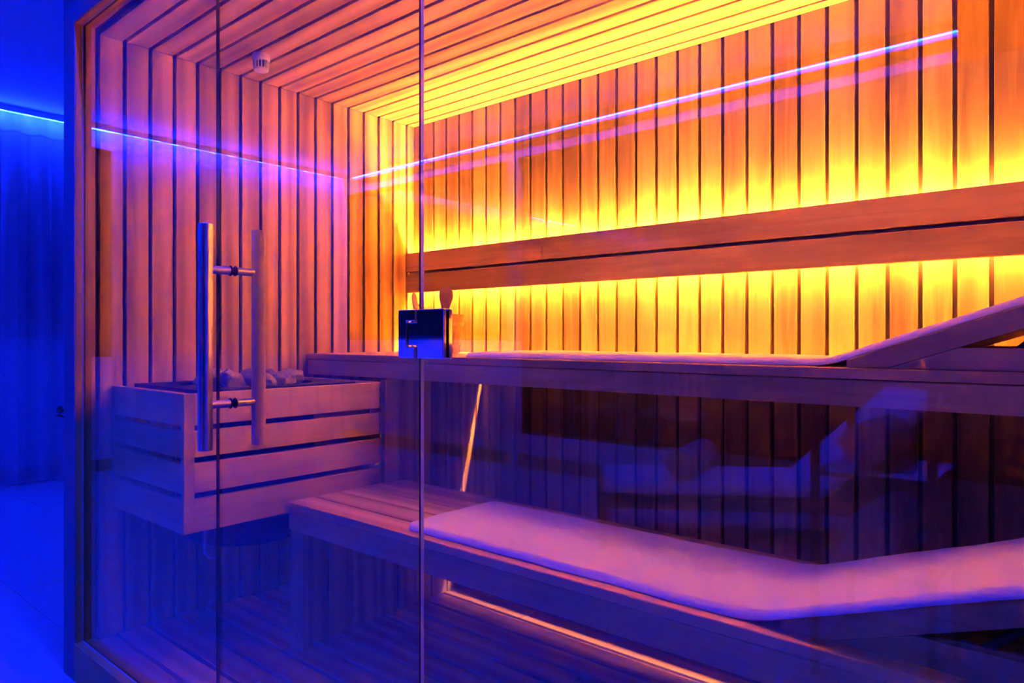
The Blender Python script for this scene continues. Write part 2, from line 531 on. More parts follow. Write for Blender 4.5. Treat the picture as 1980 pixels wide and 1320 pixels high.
# hinge
hg = empty('hinge', (-0.994, YG, 1.207)); setp(hg, door)
hg['label'] = 'square mirror-chrome glass hinge'
HZ0, HZ1 = 1.160, 1.252
for (ya, yb) in ((YG - GT - 0.008, YG - GT), (YG + GT, YG + GT + 0.008)):
    xm = -0.9945
    left = [(-1.048, HZ0), (xm - 0.006, HZ0), (xm - 0.006, HZ0 + 0.022), (xm - 0.030, HZ0 + 0.022), (xm - 0.030, HZ1 - 0.022),
            (xm - 0.006, HZ1 - 0.022), (xm - 0.006, HZ1), (-1.048, HZ1)]
    prism('plate', left, 'y', ya, yb, M_CHROME, hg, 0.0018)
    right = [(xm, HZ0), (-0.923, HZ0), (-0.923, HZ1), (xm, HZ1), (xm, HZ1 - 0.024), (xm - 0.024, HZ1 - 0.024), (xm - 0.024, HZ0 + 0.024), (xm, HZ0 + 0.024)]
    prism('plate', right, 'y', ya, yb, M_CHROME, hg, 0.0018)
tube('pin', [(-0.9975, YG, HZ0 + 0.001), (-0.9975, YG, HZ1 - 0.001)], 0.0028, M_STEEL, hg, 16)

# ================================================================== BENCHES
# upper bench
UZ, UY0 = 1.127, 1.79
ub = empty('upper_bench', (-1.1, 2.1, UZ), label='upper wooden sauna bench running along the back wall', cat='bench')
upb = [(1.79, 1.890), (1.898, 1.992), (2.000, 2.094), (2.102, 2.196), (2.204, 2.311), (2.327, YB - 0.001)]
for a, b in upb:
    bd('slat', ub, M_BENCH, (XL + 0.002, a, UZ - 0.026), (XR - 0.002, b, UZ), 'x', 0.002)
bd('apron', ub, M_BENCH, (XL + 0.002, UY0 + 0.003, 1.035), (XR - 0.002, UY0 + 0.030, UZ - 0.0285), 'x', 0.002)
for x in (-2.745, -2.05, -1.0, 0.1):
    bd('bearer', ub, M_BENCH, (x - 0.02, UY0 + 0.031, 1.045), (x + 0.02, 2.300, UZ - 0.0265), 'y', 0.002)

# boarded partition under the upper bench (it carries the bench ends)
pt = empty('partition', (-2.16, 1.9, ZF), label='boarded wooden partition under the left end of the upper bench', cat='panel')
PX = -2.160
bd('post', pt, M_BENCH, (PX - 0.028, 1.745, 0.632), (PX, 1.822, 1.034), 'z', 0.002)
yy = 1.826
for a in (1.826, 1.905, 1.994, 2.083, 2.172, 2.261, 2.350):
    b = min(a + 0.089, YB - 0.001) if a > 1.83 else 1.905
    bd('plank', pt, M_WOOD, (PX - 0.026, a + 0.003, ZF), (PX - 0.006, b - 0.004, 1.034), 'z', 0.002)
quadbox(pt, 'backing', M_BACKING, (PX - 0.040, 1.826, ZF), (PX - 0.024, YB - 0.001, 1.033))

# lower bench
LZ, LY0 = 0.630, 1.340
LX0 = -2.186
lb = empty('lower_bench', (-1.1, 1.6, ZF), label='lower wooden sauna bench with white towel in front of the upper bench', cat='bench')
for a, b in ((1.340, 1.438), (1.447, 1.543), (1.552, 1.649), (1.658, 1.755), (1.764, 1.850)):
    bd('slat', lb, M_BENCH, (LX0, a, LZ - 0.025), (XR - 0.002, b, LZ), 'x', 0.002)
bd('apron', lb, M_BENCH, (LX0, LY0 + 0.002, 0.533), (XR - 0.002, LY0 + 0.028, LZ - 0.0265), 'x', 0.002)
bd('apron', lb, M_BENCH, (LX0, 1.822, 0.533), (XR - 0.002, 1.848, LZ - 0.0265), 'x', 0.002)
bd('leg', lb, M_BENCH, (LX0 - 0.012, LY0 + 0.014, ZF), (-2.118, LY0 + 0.036, LZ - 0.098), 'z', 0.002)
for k in range(4):
    a = 1.378 + 0.1085 * k
    bd('end_plank', lb, M_WOOD, (-2.185, a + 0.004, ZF), (-2.162, a + 0.1085 - 0.004, 0.603), 'z', 0.002)
quadbox(lb, 'end_panel', M_BACKING, (-2.198, 1.378, ZF), (-2.1855, 1.822, 0.585))
for x in (-0.9, 0.2):
    bd('bearer', lb, M_BENCH, (x - 0.02, LY0 + 0.030, 0.54), (x + 0.02, 1.82, LZ - 0.0255), 'y', 0.002)
bd('leg', lb, M_BENCH, (0.45, LY0 + 0.03, ZF), (0.53, LY0 + 0.06, 0.603), 'z', 0.002)

# backrest rail with two boards, amber strips behind it
rl = empty('backrest_rail', (-1.1, 2.38, 1.42), label='two-board wooden backrest rail with amber light glowing above and below', cat='backrest')
bd('board', rl, M_RAIL, (XL + 0.003, 2.369, 1.5325), (XR - 0.003, 2.391, 1.627), 'x', 0.002)
bd('board', rl, M_RAIL, (XL + 0.003, 2.369, 1.425), (XR - 0.003, 2.391, 1.5185), 'x', 0.002)
for x in (-2.72, -2.0, -1.25, -0.5, 0.3):
    bd('spacer', rl, M_RAIL, (x - 0.012, 2.391, 1.505), (x + 0.012, YB, 1.565), 'z', 0.001)
bd('light_shield', rl, M_RAIL, (XL + 0.003, 2.3912, 1.512), (XR - 0.003, 2.398, 1.540), 'x', 0)
s1 = bd('amber_light_strip', None, M_AMBER, (XL + 0.02, 2.404, 1.589), (XR - 0.02, 2.412, 1.597), 'x', 0)
tag(s1, 'amber light strip behind the upper edge of the backrest rail', 'light strip')
s2 = bd('amber_light_strip', None, M_AMBER2, (XL + 0.02, 2.405, 1.472), (XR - 0.02, 2.412, 1.479), 'x', 0)
tag(s2, 'amber light strip behind the lower edge of the backrest rail', 'light strip')

# ================================================================== HEATER
GX, GY0, GY1 = -2.190, 0.981, 1.740
gd = empty('heater_guard', (-2.46, 1.36, 0.60), label='slatted wooden guard box around the sauna heater', cat='heater guard')
zb = [(0.588, 0.692), (0.711, 0.804), (0.823, 0.905), (0.923, 1.0235)]
for i, (a, b) in enumerate(zb):
    bd('front_slat', gd, M_GUARD, (GX - 0.022, GY0 + 0.032, a), (GX, GY1, b), 'y', 0.0015)
    bd('side_slat', gd, M_GUARD, (XL + 0.026, GY0, a), (GX - 0.022, GY0 + 0.022, b), 'x', 0.0015)
    bd('rear_slat', gd, M_GUARD, (XL + 0.026, GY1 + 0.003, a), (GX - 0.004, GY1 + 0.022, b), 'x', 0.0015)
bd('corner_stile', gd, M_GUARD, (GX - 0.022, GY0, 0.588), (GX, GY0 + 0.032, 1.0235), 'z', 0.0015)
bd('end_stile', gd, M_GUARD, (XL + 0.001, GY0, 0.588), (XL + 0.026, GY0 + 0.022, 1.0235), 'z', 0.0015)
bd('batten', gd, M_GUARD, (XL + 0.03, GY0 + 0.023, 0.60), (XL + 0.06, GY0 + 0.045, 1.02), 'z', 0.0015)
bd('batten', gd, M_GUARD, (GX - 0.050, GY0 + 0.023, 0.60), (GX - 0.023, GY0 + 0.045, 1.02), 'z', 0.0015)
bd('batten', gd, M_GUARD, (GX - 0.046, GY1 - 0.03, 0.60), (GX - 0.023, GY1, 1.02), 'z', 0.0015)

HCX, HCY = -2.475, 1.345
ht = empty('sauna_heater', (HCX, HCY, 0.50), label='black steel sauna heater filled with stones behind the wooden guard', cat='heater')
Mh = Matrix.Translation((HCX, HCY, 0))
lathe('body', [(0.0, 0.475), (0.20, 0.475), (0.235, 0.50), (0.24, 0.53), (0.24, 0.99), (0.215, 0.99), (0.215, 0.90), (0.0, 0.90)], M_BLACK, ht, 48, Mh)
# square rim plate with a round hole
bm = bmesh.new()
n = 48
def sq(t, hx, hy):
    c, s = math.cos(t), math.sin(t)
    k = min(hx / abs(c) if abs(c) > 1e-6 else 9, hy / abs(s) if abs(s) > 1e-6 else 9)
    return (c * k, s * k)
rings = []
for (kind, z) in (('i', 1.018), ('o', 1.018), ('o', 1.030), ('i', 1.030)):
    rg = []
    for q in range(n):
        t = 2 * PI * (q + 0.5) / n
        p = (0.235 * math.cos(t), 0.235 * math.sin(t)) if kind == 'i' else sq(t, 0.262, 0.30)
        rg.append(bm.verts.new((HCX + p[0], HCY + p[1], z)))
    rings.append(rg)
for i in range(4):
    for q in range(n):
        bm.faces.new((rings[i][q], rings[i][(q + 1) % n], rings[(i + 1) % 4][(q + 1) % n], rings[(i + 1) % 4][q]))
bm_obj('rim', bm, M_BLACK, ht)
tube('conduit', [(-2.34, 1.12, 0.62), (-2.34, 1.12, 0.47), (-2.335, 1.13, 0.455), (-2.32, 1.15, 0.452)], 0.006, M_WIRE, ht, 10)

def stone_mesh(seed, r):
    bm = bmesh.new()
    bmesh.ops.create_icosphere(bm, subdivisions=3, radius=1.0)
    rnd = random.Random(seed)
    o = Vector((rnd.uniform(0, 50), rnd.uniform(0, 50), rnd.uniform(0, 50)))
    planes = []
    for _ in range(15):
        d = Vector((rnd.gauss(0, 1), rnd.gauss(0, 1), rnd.gauss(0, 1))).normalized()
        planes.append((d, rnd.uniform(0.58, 0.86)))
    sx, sy, sz = rnd.uniform(0.95, 1.35), rnd.uniform(0.8, 1.0), rnd.uniform(0.6, 0.85)
    for v in bm.verts:
        p = v.co.copy()
        for d, h in planes:                       # broken facets
            t = p.dot(d)
            if t > h: p -= d * (t - h) * 0.92
        p *= 1 + 0.16 * noise.noise(p * 2.2 + o) + 0.10 * noise.noise(p * 5 + o) + 0.06 * noise.noise(p * 11 + o)
        v.co = Vector((p.x * sx, p.y * sy, p.z * sz)) * r
    me = bpy.data.meshes.new('stone')
    bm.to_mesh(me); bm.free()
    me.materials.append(M_STONE)
    return me
STM = [stone_mesh(q, 0.058) for q in range(7)]
rnd = random.Random(5)
SR = 0.053
spots = [Vector((rnd.uniform(-.12, .12), rnd.uniform(-.12, .12), rnd.uniform(0.97, 1.12))) for _ in range(22)]
for it in range(900):                                     # settle the heap: push apart, pull down, keep inside the basket
    for i in range(len(spots)):
        spots[i].z -= 0.0012
        for k2 in range(i):
            d = spots[i] - spots[k2]
            l = d.length
            if l < 2 * SR and l > 1e-6:
                d *= (2 * SR - l) / l * 0.5
                spots[i] += d; spots[k2] -= d
    for p in spots:
        rr = math.hypot(p.x, p.y)
        lim = 0.208 - SR
        if rr > lim: p.x *= lim / rr; p.y *= lim / rr
        p.z = max(p.z, 0.902 + SR)
spots = [(HCX + p.x, HCY + p.y, p.z) for p in spots]
for i, p in enumerate(spots):
    o = bpy.data.objects.new('heater_stone', STM[i % 7]); COL.objects.link(o)
    o.location = p
    s = rnd.uniform(0.92, 1.05)
    o.scale = (s, s, s)
    o.rotation_euler = (rnd.uniform(-.5, .5), rnd.uniform(-.5, .5), rnd.uniform(0, 6.28))
    tag(o, 'rough grey volcanic stone in the heap on the sauna heater', 'stone', 'stones heaped on the sauna heater')

# ceiling sensor
sn = empty('ceiling_sensor', (-2.521, 1.423, ZC), label='small white slotted sensor cap on the sauna ceiling', cat='sensor')
Ms = Matrix.Translation((-2.500, 1.415, ZC))
lathe('base', [(0.0, 0.0), (0.031, 0.0), (0.033, -0.006), (0.033, -0.020), (0.0305, -0.026), (0.0, -0.026)][::-1], M_PLASTIC, sn, 32, Ms)
for q in range(14):
    t = 2 * PI * q / 14
    c, s = math.cos(t), math.sin(t)
    tube('rib', [(0.0285 * c, 0.0285 * s, -0.024), (0.026 * c, 0.026 * s, -0.054)], 0.0032, M_PLASTIC, sn, 6, Ms)
lathe('cap', [(0.0, -0.054), (0.028, -0.054), (0.027, -0.061), (0.021, -0.064), (0.0, -0.064)][::-1], M_PLASTIC, sn, 32, Ms)
lathe('core', [(0.0, -0.026), (0.017, -0.026), (0.017, -0.054), (0.0, -0.054)][::-1], M_BLACK, sn, 16, Ms)

# ================================================================== BUCKET AND LADLE
BX, BY, BZ = -2.285, 2.145, UZ
bk = empty('water_bucket', (BX, BY, BZ), label='wooden sauna bucket with pale hoops and swing handle on upper bench', cat='bucket')
NS = 18
Hb = 0.172
def brad(z): return 0.088 + 0.024 * z / Hb
for q in range(NS):
    t0, t1 = 2 * PI * q / NS + 0.006, 2 * PI * (q + 1) / NS - 0.006
    v = []
    for z in (0.002, Hb):
        for r in (brad(z), brad(z) - 0.013):
            for t in (t0, t1):
                v.append((BX + r * math.cos(t), BY + r * math.sin(t), BZ + z))
    f = [(0, 1, 5, 4), (3, 2, 6, 7), (2, 0, 4, 6), (1, 3, 7, 5), (4, 5, 7, 6), (2, 3, 1, 0)]
    mesh('stave', v, f, M_BUCKET, bk)
Mb = Matrix.Translation((BX, BY, BZ))
lathe('bottom', [(0, 0.004), (0.078, 0.004), (0.078, 0.016), (0, 0.016)], M_BUCKET, bk, 36, Mb)
for z in (0.034, 0.130):
    r = brad(z)
    lathe('hoop', [(r - 0.002, z - 0.007), (r + 0.004, z - 0.007), (r + 0.006, z + 0.007), (r - 0.002, z + 0.007), (r - 0.002, z - 0.007)], M_GRIP, bk, 40, Mb)
# stiff cord bail leaning over to the left with a turned grip
def bez(p, n_=10):
    p = [Vector(q) for q in p]
    return [tuple(p[0] * (1 - t) ** 3 + p[1] * 3 * t * (1 - t) ** 2 + p[2] * 3 * t * t * (1 - t) + p[3] * t ** 3) for t in (k_ / n_ for k_ in range(n_ + 1))]
G0, G1 = Vector((-2.492, 2.180, 1.400)), Vector((-2.398, 2.110, 1.322))
tube('cord', bez([(-2.365, 2.222, 1.270), (-2.44, 2.24, 1.30), (-2.505, 2.20, 1.34), G0]), 0.0022, M_RUBBER, bk, 8)
tube('cord', bez([G1, (-2.36, 2.085, 1.300), (-2.29, 2.05, 1.285), (-2.215, 2.052, 1.270)]), 0.0022, M_RUBBER, bk, 8)
tube('grip', [G0.lerp(G1, k_ / 8) for k_ in range(9)], [0.0085, 0.011, 0.0125, 0.013, 0.013, 0.013, 0.0125, 0.011, 0.0085], M_GRIP, bk, 14)

# ladle leaning in the bucket: broad flat paddle-shaped handle
ld = empty('ladle', (-2.25, 2.16, BZ + 0.02), label='dark wooden ladle with broad rounded handle standing in the bucket', cat='ladle')
out = []
prof = [(0.000, 0.0115), (0.080, 0.0105), (0.130, 0.0110), (0.160, 0.0140), (0.185, 0.0210), (0.208, 0.0285), (0.226, 0.0315), (0.243, 0.0300), (0.257, 0.0210), (0.263, 0.0080)]
pts = [(w, z) for z, w in prof] + [(-w, z) for z, w in prof[::-1]]
Ml = Matrix.Translation((-2.266, 2.150, BZ + 0.030)) @ Matrix.Rotation(math.radians(36), 4, 'Z') @ Matrix.Rotation(math.radians(4), 4, 'Y')
prism('handle', pts, 'y', -0.008, 0.008, M_LADLE, ld, 0.003, Ml)
lathe('bowl', [(0.0, -0.018), (0.030, -0.016), (0.040, 0.006), (0.040, 0.022), (0.035, 0.022), (0.034, 0.006), (0.0, -0.010)], M_LADLE, ld, 24, Ml)

# ================================================================== HEADRESTS AND TOWELS
def headrest(name, x0, y0, y1, z, ang, ln, label):
    h = empty(name, (x0, (y0 + y1) / 2, z), label=label, cat='headrest')
    A = math.radians(ang)
    ta, ca = math.tan(A), math.cos(A)
    N0 = 0.018
    low = N0 - 0.046 / ca                                  # underside of the tilted rail at its nose
    xb = -low / ta
    xe = ln * ca
    for (a, b) in ((y0, y0 + 0.028), (y1 - 0.028, y1)):
        prism('side_rail', [(x0, z), (x0, z + N0), (x0 + xe, z + N0 + xe * ta), (x0 + xe + 0.015, z + low + (xe + 0.015) * ta), (x0 + xb, z)],
              'y', a, b, M_BENCH, h, 0.0018)
        xt = (0.049 - low) / ta
        prism('base_rail', [(x0 + xb + 0.002, z), (x0 + xt + 0.002, z + 0.049), (x0 + xe, z + 0.049), (x0 + xe, z)], 'y', a, b, M_BENCH, h, 0.0015)
    T = Matrix.Translation((x0, 0, z + N0)) @ Matrix.Rotation(-A, 4, 'Y')
    nb = 6
    for q in range(nb):
        u0 = 0.05 + (ln - 0.05) * q / nb; u1 = u0 + (ln - 0.05) / nb - 0.010
        bd('slat', h, M_BENCH, (u0, y0 + 0.029, -0.015), (u1, y1 - 0.029, -0.0005), 'y', 0.002, X=T)
    for yb in (y0 + 0.036, y1 - 0.036):
        top = T @ Vector((ln * 0.72, yb, -0.03))
        tube('strut', [(x0 + ln * 0.50, yb, z + 0.022), tuple(top)], 0.008, M_BLACK, h, 10)
    return h
HA, HL = 19.3, 0.62
headrest('headrest', -0.500, 1.806, 2.300, UZ + 0.0005, HA, HL, 'tilted wooden headrest on the upper bench under the far towel')
headrest('headrest', -0.505, 1.385, 1.800, LZ + 0.0005, HA, HL, 'tilted wooden headrest on the lower bench under the near towel')

def towel(name, path, y0, y1, th, seed, label, corner=0.045):
    """terry towel lying along X on the path of (x, z) points: its own thickness, soft edges, small ripples"""
    pl = []
    for i in range(len(path) - 1):
        (xa, za), (xb, zb_) = path[i], path[i + 1]
        nseg = max(2, int(math.hypot(xb - xa, zb_ - za) / 0.012))
        for k in range(nseg):
            u = k / nseg
            pl.append((xa + (xb - xa) * u, za + (zb_ - za) * u))
    pl.append(path[-1])
    for _ in range(14):                                   # relax the crease
        pl = [pl[0]] + [(pl[i][0], (pl[i - 1][1] + 2 * pl[i][1] + pl[i + 1][1]) / 4) if pl[i][1] >= 0 else pl[i] for i in range(1, len(pl) - 1)] + [pl[-1]]
    NYs = 46
    verts, faces = [], []
    total = len(pl)
    s_acc = [0.0]
    for i in range(1, total):
        s_acc.append(s_acc[-1] + math.hypot(pl[i][0] - pl[i - 1][0], pl[i][1] - pl[i - 1][1]))
    S = s_acc[-1]
    o = Vector((seed * 7.3, seed * 3.1, 0))
    rows = []
    for i in range(total):
        x, z = pl[i]
        a = pl[max(i - 1, 0)]; b = pl[min(i + 1, total - 1)]
        t = Vector((b[0] - a[0], 0, b[1] - a[1])).normalized()
        nrm = Vector((-t.z, 0, t.x))
        e = min(s_acc[i], S - s_acc[i])
        ins = 0.0
        if e < corner:
            ins = corner - math.sqrt(max(0, corner ** 2 - (corner - e) ** 2))
        endf = math.sqrt(max(0.0, 1 - max(0, 1 - e / (th * 0.6)) ** 2))
        wob0 = 0.006 * noise.noise(Vector((x * 7, 0.3, 0)) + o) + 0.002 * noise.noise(Vector((x * 40, 1.3, 0)) + o)
        wob1 = 0.007 * noise.noise(Vector((x * 7, 5.3, 0)) + o) + 0.002 * noise.noise(Vector((x * 40, 8.3, 0)) + o)
        ya, yb = y0 + ins + wob0, y1 - ins + wob1
        row = []
        for j in range(NYs + 1):
            u = j / NYs
            # top profile with rounded edges
            yy = ya + (yb - ya) * (0.5 - 0.5 * math.cos(PI * u)) if False else ya + (yb - ya) * u
            d = min(yy - ya, yb - yy)
            rr = th * 0.62
            ed = math.sqrt(max(0.0, 1 - max(0.0, 1 - d / rr) ** 2))
            rip = 0.0035 * noise.noise(Vector((x * 5, yy * 9, 0)) + o) + 0.0012 * noise.noise(Vector((x * 26, yy * 20, 2)) + o)
            h = (th + rip) * (0.25 + 0.75 * ed) * (0.3 + 0.7 * endf)
            p = Vector((x, yy, z)) + nrm * h
            row.append(p)
        row2 = [Vector((x, ya + (yb - ya) * (j / NYs), z)) for j in range(NYs + 1)]
        rows.append((row, row2))
    W = NYs + 1
    for r, r2 in rows: verts += r
    base = len(verts)
    for r, r2 in rows: verts += r2
    for i in range(total - 1):
        for j in range(NYs):
            faces.append((i * W + j, (i + 1) * W + j, (i + 1) * W + j + 1, i * W + j + 1))
            q = base
            faces.append((q + i * W + j, q + i * W + j + 1, q + (i + 1) * W + j + 1, q + (i + 1) * W + j))
    for i in range(total - 1):
        for j in (0, NYs):
            a, b = i * W + j, (i + 1) * W + j
            faces.append((a, base + a, base + b, b) if j == 0 else (b, base + b, base + a, a))
    for i in (0, total - 1):
        for j in range(NYs):
            a, b = i * W + j, i * W + j + 1
            faces.append((a, b, base + b, base + a) if i == 0 else (b, a, base + a, base + b))
    bm = bmesh.new()
    vs_ = [bm.verts.new(v) for v in verts]
    for f in faces: bm.faces.new([vs_[k] for k in f])
    ob = bm_obj(name, bm, M_TOWEL, None, True)
    ob['label'] = label; ob['category'] = 'towel'
    return ob

tA = math.tan(math.radians(HA))
def tpath(xs, z, hx):
    x1 = hx + HL * math.cos(math.radians(HA)) - 0.02
    zz = z + 0.001
    return [(xs, zz), (hx - 0.05, zz), (hx - 0.002, z + 0.020), (x1, z + 0.021 + (x1 - hx) * tA)]
towel('bath_towel', tpath(-1.815, UZ, -0.500), 1.822, 2.280, 0.017, 1, 'long white towel on the upper bench, running up its headrest', 0.03)
towel('bath_towel', tpath(-1.615, LZ, -0.505), 1.372, 1.765, 0.018, 2, 'long white towel on the lower bench, lit pink, nearest the glass')

# ================================================================== THE RELAXATION ROOM (seen beside the cabin and mirrored in its glass)
RX0, RX1, RY0, RY1, RZ = -6.95, 2.6, -3.22, 3.6, 3.10
fl = struct('floor', (-2, 0, 0), 'large-format stone tile floor of the relaxation room')
quadbox(fl, 'screed', M_GROUT, (RX0, RY0, -0.05), (RX1, RY1, -0.0025))
TX, TY = 1.20, 0.60
j = 0
y = RY0
while y < RY1 - 0.01:
    x = RX0 - (0.6 if j % 2 else 0.0)
    while x < RX1 - 0.01:
        a, b = max(x, RX0), min(x + TX - 0.003, RX1)
        if b - a > 0.02:
            bd('tile', fl, M_TILE, (a, y, -0.012), (b, min(y + TY - 0.003, RY1), 0), 'x', 0.001)
        x += TX
    y += TY; j += 1
rc = struct('ceiling_room', (-2, 0, RZ), 'white plastered room ceiling washed with blue light')
quadbox(rc, 'plaster', M_CEIL, (RX0 - 0.15, RY0 - 0.15, RZ), (RX1 + 0.15, RY1 + 0.15, RZ + 0.06))

# left room wall with two windows behind the sheers
wlr = struct('wall_room_left', (RX0, 0, 0), 'white wall with dark windows behind sheer curtains')
WA = (0.35, 3.3, 1.185)       # y0, y1, sill height
WB = (-3.05, 0.12, 1.020)
def wallpiece(p, nm, lo, hi, mat=M_WHITE): return quadbox(p, nm, mat, lo, hi)
for (y0_, y1_, zs) in (WA, WB):
    wallpiece(wlr, 'parapet', (RX0 - 0.15, y0_, 0), (RX0, y1_, zs - 0.02))
    bd('sill_board', wlr, M_WPAINT, (RX0 - 0.14, y0_ + 0.001, zs - 0.02), (RX0 + 0.03, y1_ - 0.001, zs), 'y', 0.002)
    wallpiece(wlr, 'lintel', (RX0 - 0.15, y0_, 2.90), (RX0, y1_, RZ))
wallpiece(wlr, 'pier', (RX0 - 0.15, RY0 - 0.15, 0), (RX0, WB[0], RZ))
wallpiece(wlr, 'pier', (RX0 - 0.15, WB[1], 0), (RX0, WA[0], RZ))
wallpiece(wlr, 'pier', (RX0 - 0.15, WA[1], 0), (RX0, RY1, RZ))
bd('baseboard', wlr, M_SKIRT, (RX0, RY0, 0.001), (RX0 + 0.015, RY1, 0.10), 'y', 0.002)

def window_yz(name, y0_, y1_, z0, z1, label, mull):
    w = struct(name, (RX0 - 0.07, (y0_ + y1_) / 2, z0), label)
    t = 0.05
    x0, x1 = RX0 - 0.10, RX0 - 0.045
    bd('window_frame', w, M_BLACK, (x0, y0_, z0), (x1, y1_, z0 + t), 'y', 0.002)
    bd('window_frame', w, M_BLACK, (x0, y0_, z1 - t), (x1, y1_, z1), 'y', 0.002)
    ys = [y0_] + mull + [y1_]
    for q, yy in enumerate(ys):
        a = yy if q == 0 else (yy - t if q == len(ys) - 1 else yy - t / 2)
        bd('window_frame', w, M_BLACK, (x0, a, z0 + t), (x1, a + t, z1 - t), 'z', 0.002)
    for q in range(len(ys) - 1):
        bd('pane', w, M_WGLASS, (RX0 - 0.076, ys[q] + t * 0.5, z0 + t * 0.5), (RX0 - 0.070, ys[q + 1] - t * 0.5, z1 - t * 0.5), 'y', 0)
window_yz('window_3', WA[0], WA[1], WA[2], 2.90, 'dark night window behind the sheer curtain beside the sauna', [1.8])
window_yz('window_4', WB[0], WB[1], WB[2], 2.90, 'dark night window behind the sheers, mirrored in the sauna glass', [-1.5])

# rear room wall behind the camera
wrr = struct('wall_room_rear', (-3, RY0, 0), 'rear room wall with terrace windows, mirrored in the sauna glass')
XA, XB_, XC = -4.38, -4.245, -2.36
wallpiece(wrr, 'parapet', (RX0, RY0 - 0.15, 0), (XA, RY0, 1.15))
bd('sill_board', wrr, M_WPAINT, (RX0, RY0 - 0.14, 1.15), (XA, RY0 + 0.03, 1.17), 'x', 0.002)
wallpiece(wrr, 'pier', (XA, RY0 - 0.15, 0), (XB_, RY0 + 0.01, 1.16))
wallpiece(wrr, 'pier', (XA, RY0 - 0.15, 1.16), (XB_, RY0 + 0.01, 2.87), M_SKIRT)
wallpiece(wrr, 'parapet', (XB_, RY0 - 0.15, 0), (XC, RY0, 0.30))
wallpiece(wrr, 'lintel', (RX0, RY0 - 0.15, 2.87), (-0.5, RY0, RZ), M_LINTEL)
for q in range(8):
    x0 = XC + (-0.5 - XC) * q / 8
    bd('panel', wrr, M_DARKW, (x0 + 0.002, RY0 - 0.15, 0.0), (x0 + (-0.5 - XC) / 8 - 0.002, RY0, 2.868), 'z', 0.002)
bd('baseboard', wrr, M_SKIRT, (RX0 + 0.016, RY0, 0.001), (XA, RY0 + 0.014, 0.12), 'x', 0.002)
bd('baseboard', wrr, M_SKIRT, (XB_, RY0, 0.001), (XC, RY0 + 0.014, 0.12), 'x', 0.002)
def window_xz(name, x0_, x1_, z0, z1, label):
    w = struct(name, ((x0_ + x1_) / 2, RY0 - 0.07, z0), label)
    t = 0.045
    y0, y1 = RY0 - 0.10, RY0 - 0.045
    bd('window_frame', w, M_BLACK, (x0_, y0, z0), (x1_, y1, z0 + t), 'x', 0.002)
    bd('window_frame', w, M_BLACK, (x0_, y0, z1 - t), (x1_, y1, z1), 'x', 0.002)
    bd('window_frame', w, M_BLACK, (x0_, y0, z0 + t), (x0_ + t, y1, z1 - t), 'z', 0.002)
    bd('window_frame', w, M_BLACK, (x1_ - t, y0, z0 + t), (x1_, y1, z1 - t), 'z', 0.002)
    bd('pane', w, M_WGLASS, (x0_ + t * .5, RY0 - 0.076, z0 + t * .5), (x1_ - t * .5, RY0 - 0.070, z1 - t * .5), 'x', 0)
window_xz('window_5', RX0, XA, 1.17, 2.87, 'dark corner window of the rear wall, mirrored in the sauna glass')
window_xz('window_6', XB_, XC, 0.30, 2.87, 'tall terrace window of the rear wall, mirrored in the sauna glass')
wc = struct('wall_corner', (0, -2, 0), 'dark wood-panelled wall block behind the camera')
quadbox(wc, 'core', M_DARKW, (-0.478, RY0, 0), (RX1, -1.532, RZ))
xw = -0.484
while xw < RX1 - 0.3:
    bd('panel', wc, M_DARKW, (xw, -1.532, 0), (xw + 0.296, -1.512, RZ), 'z', 0.002)
    xw += 0.3
yw = RY0
while yw < -1.6:
    bd('panel', wc, M_DARKW, (-0.498, yw + 0.002, 0), (-0.478, min(yw + 0.296, -1.534), RZ), 'z', 0.002)
    yw += 0.3
wf = struct('wall_room_far', (-4.5, RY1, 0), 'white far end wall of the room')
wallpiece(wf, 'plaster', (RX0 - 0.15, RY1, 0), (RX1 + 0.15, RY1 + 0.15, RZ))
wx = struct('wall_room_right', (RX1, 0, 0), 'white right end wall of the room')
wallpiece(wx, 'plaster', (RX1, RY0, 0), (RX1 + 0.15, RY1, RZ))

# blue cove strips
b1 = bd('blue_light_strip', None, M_BLUE2, (-6.898, -3.10, 3.044), (-6.890, 3.45, 3.052), 'y', 0)
tag(b1, 'blue light strip along the ceiling above the sheer curtains', 'light strip')
b2 = bd('blue_light_strip', None, M_BLUE, (-6.70, -3.166, 3.032), (-0.735, -3.152, 3.034), 'x', 0)
tag(b2, 'blue light strip along the rear wall, a bright line in the glass', 'light strip')
c1 = bd('light_profile', None, M_WIRE, (-6.905, -3.12, 3.053), (-6.883, 3.47, 3.098), 'y', 0.001)
tag(c1, 'thin metal profile carrying the strip above the curtains', 'light profile')
c2 = bd('light_profile', None, M_WIRE, (-6.70, -3.172, 3.035), (-0.725, -3.146, 3.098), 'x', 0.001)
tag(c2, 'thin metal profile carrying the strip on the rear wall', 'light profile')
lip = bd('lip', c2, M_WIRE, (-6.70, -3.180, 3.006), (-0.725, -3.174, 3.098), 'x', 0)
b3 = bd('blue_light_strip', None, M_BLUE3, (-2.86, 0.790, 3.032), (0.64, 0.804, 3.034), 'x', 0)
tag(b3, 'blue light strip along the ceiling above the sauna front', 'light strip')
c3 = bd('light_profile', None, M_WIRE, (-2.87, 0.784, 3.035), (0.65, 0.810, 3.098), 'x', 0.001)
tag(c3, 'thin metal profile carrying the strip above the sauna front', 'light profile')

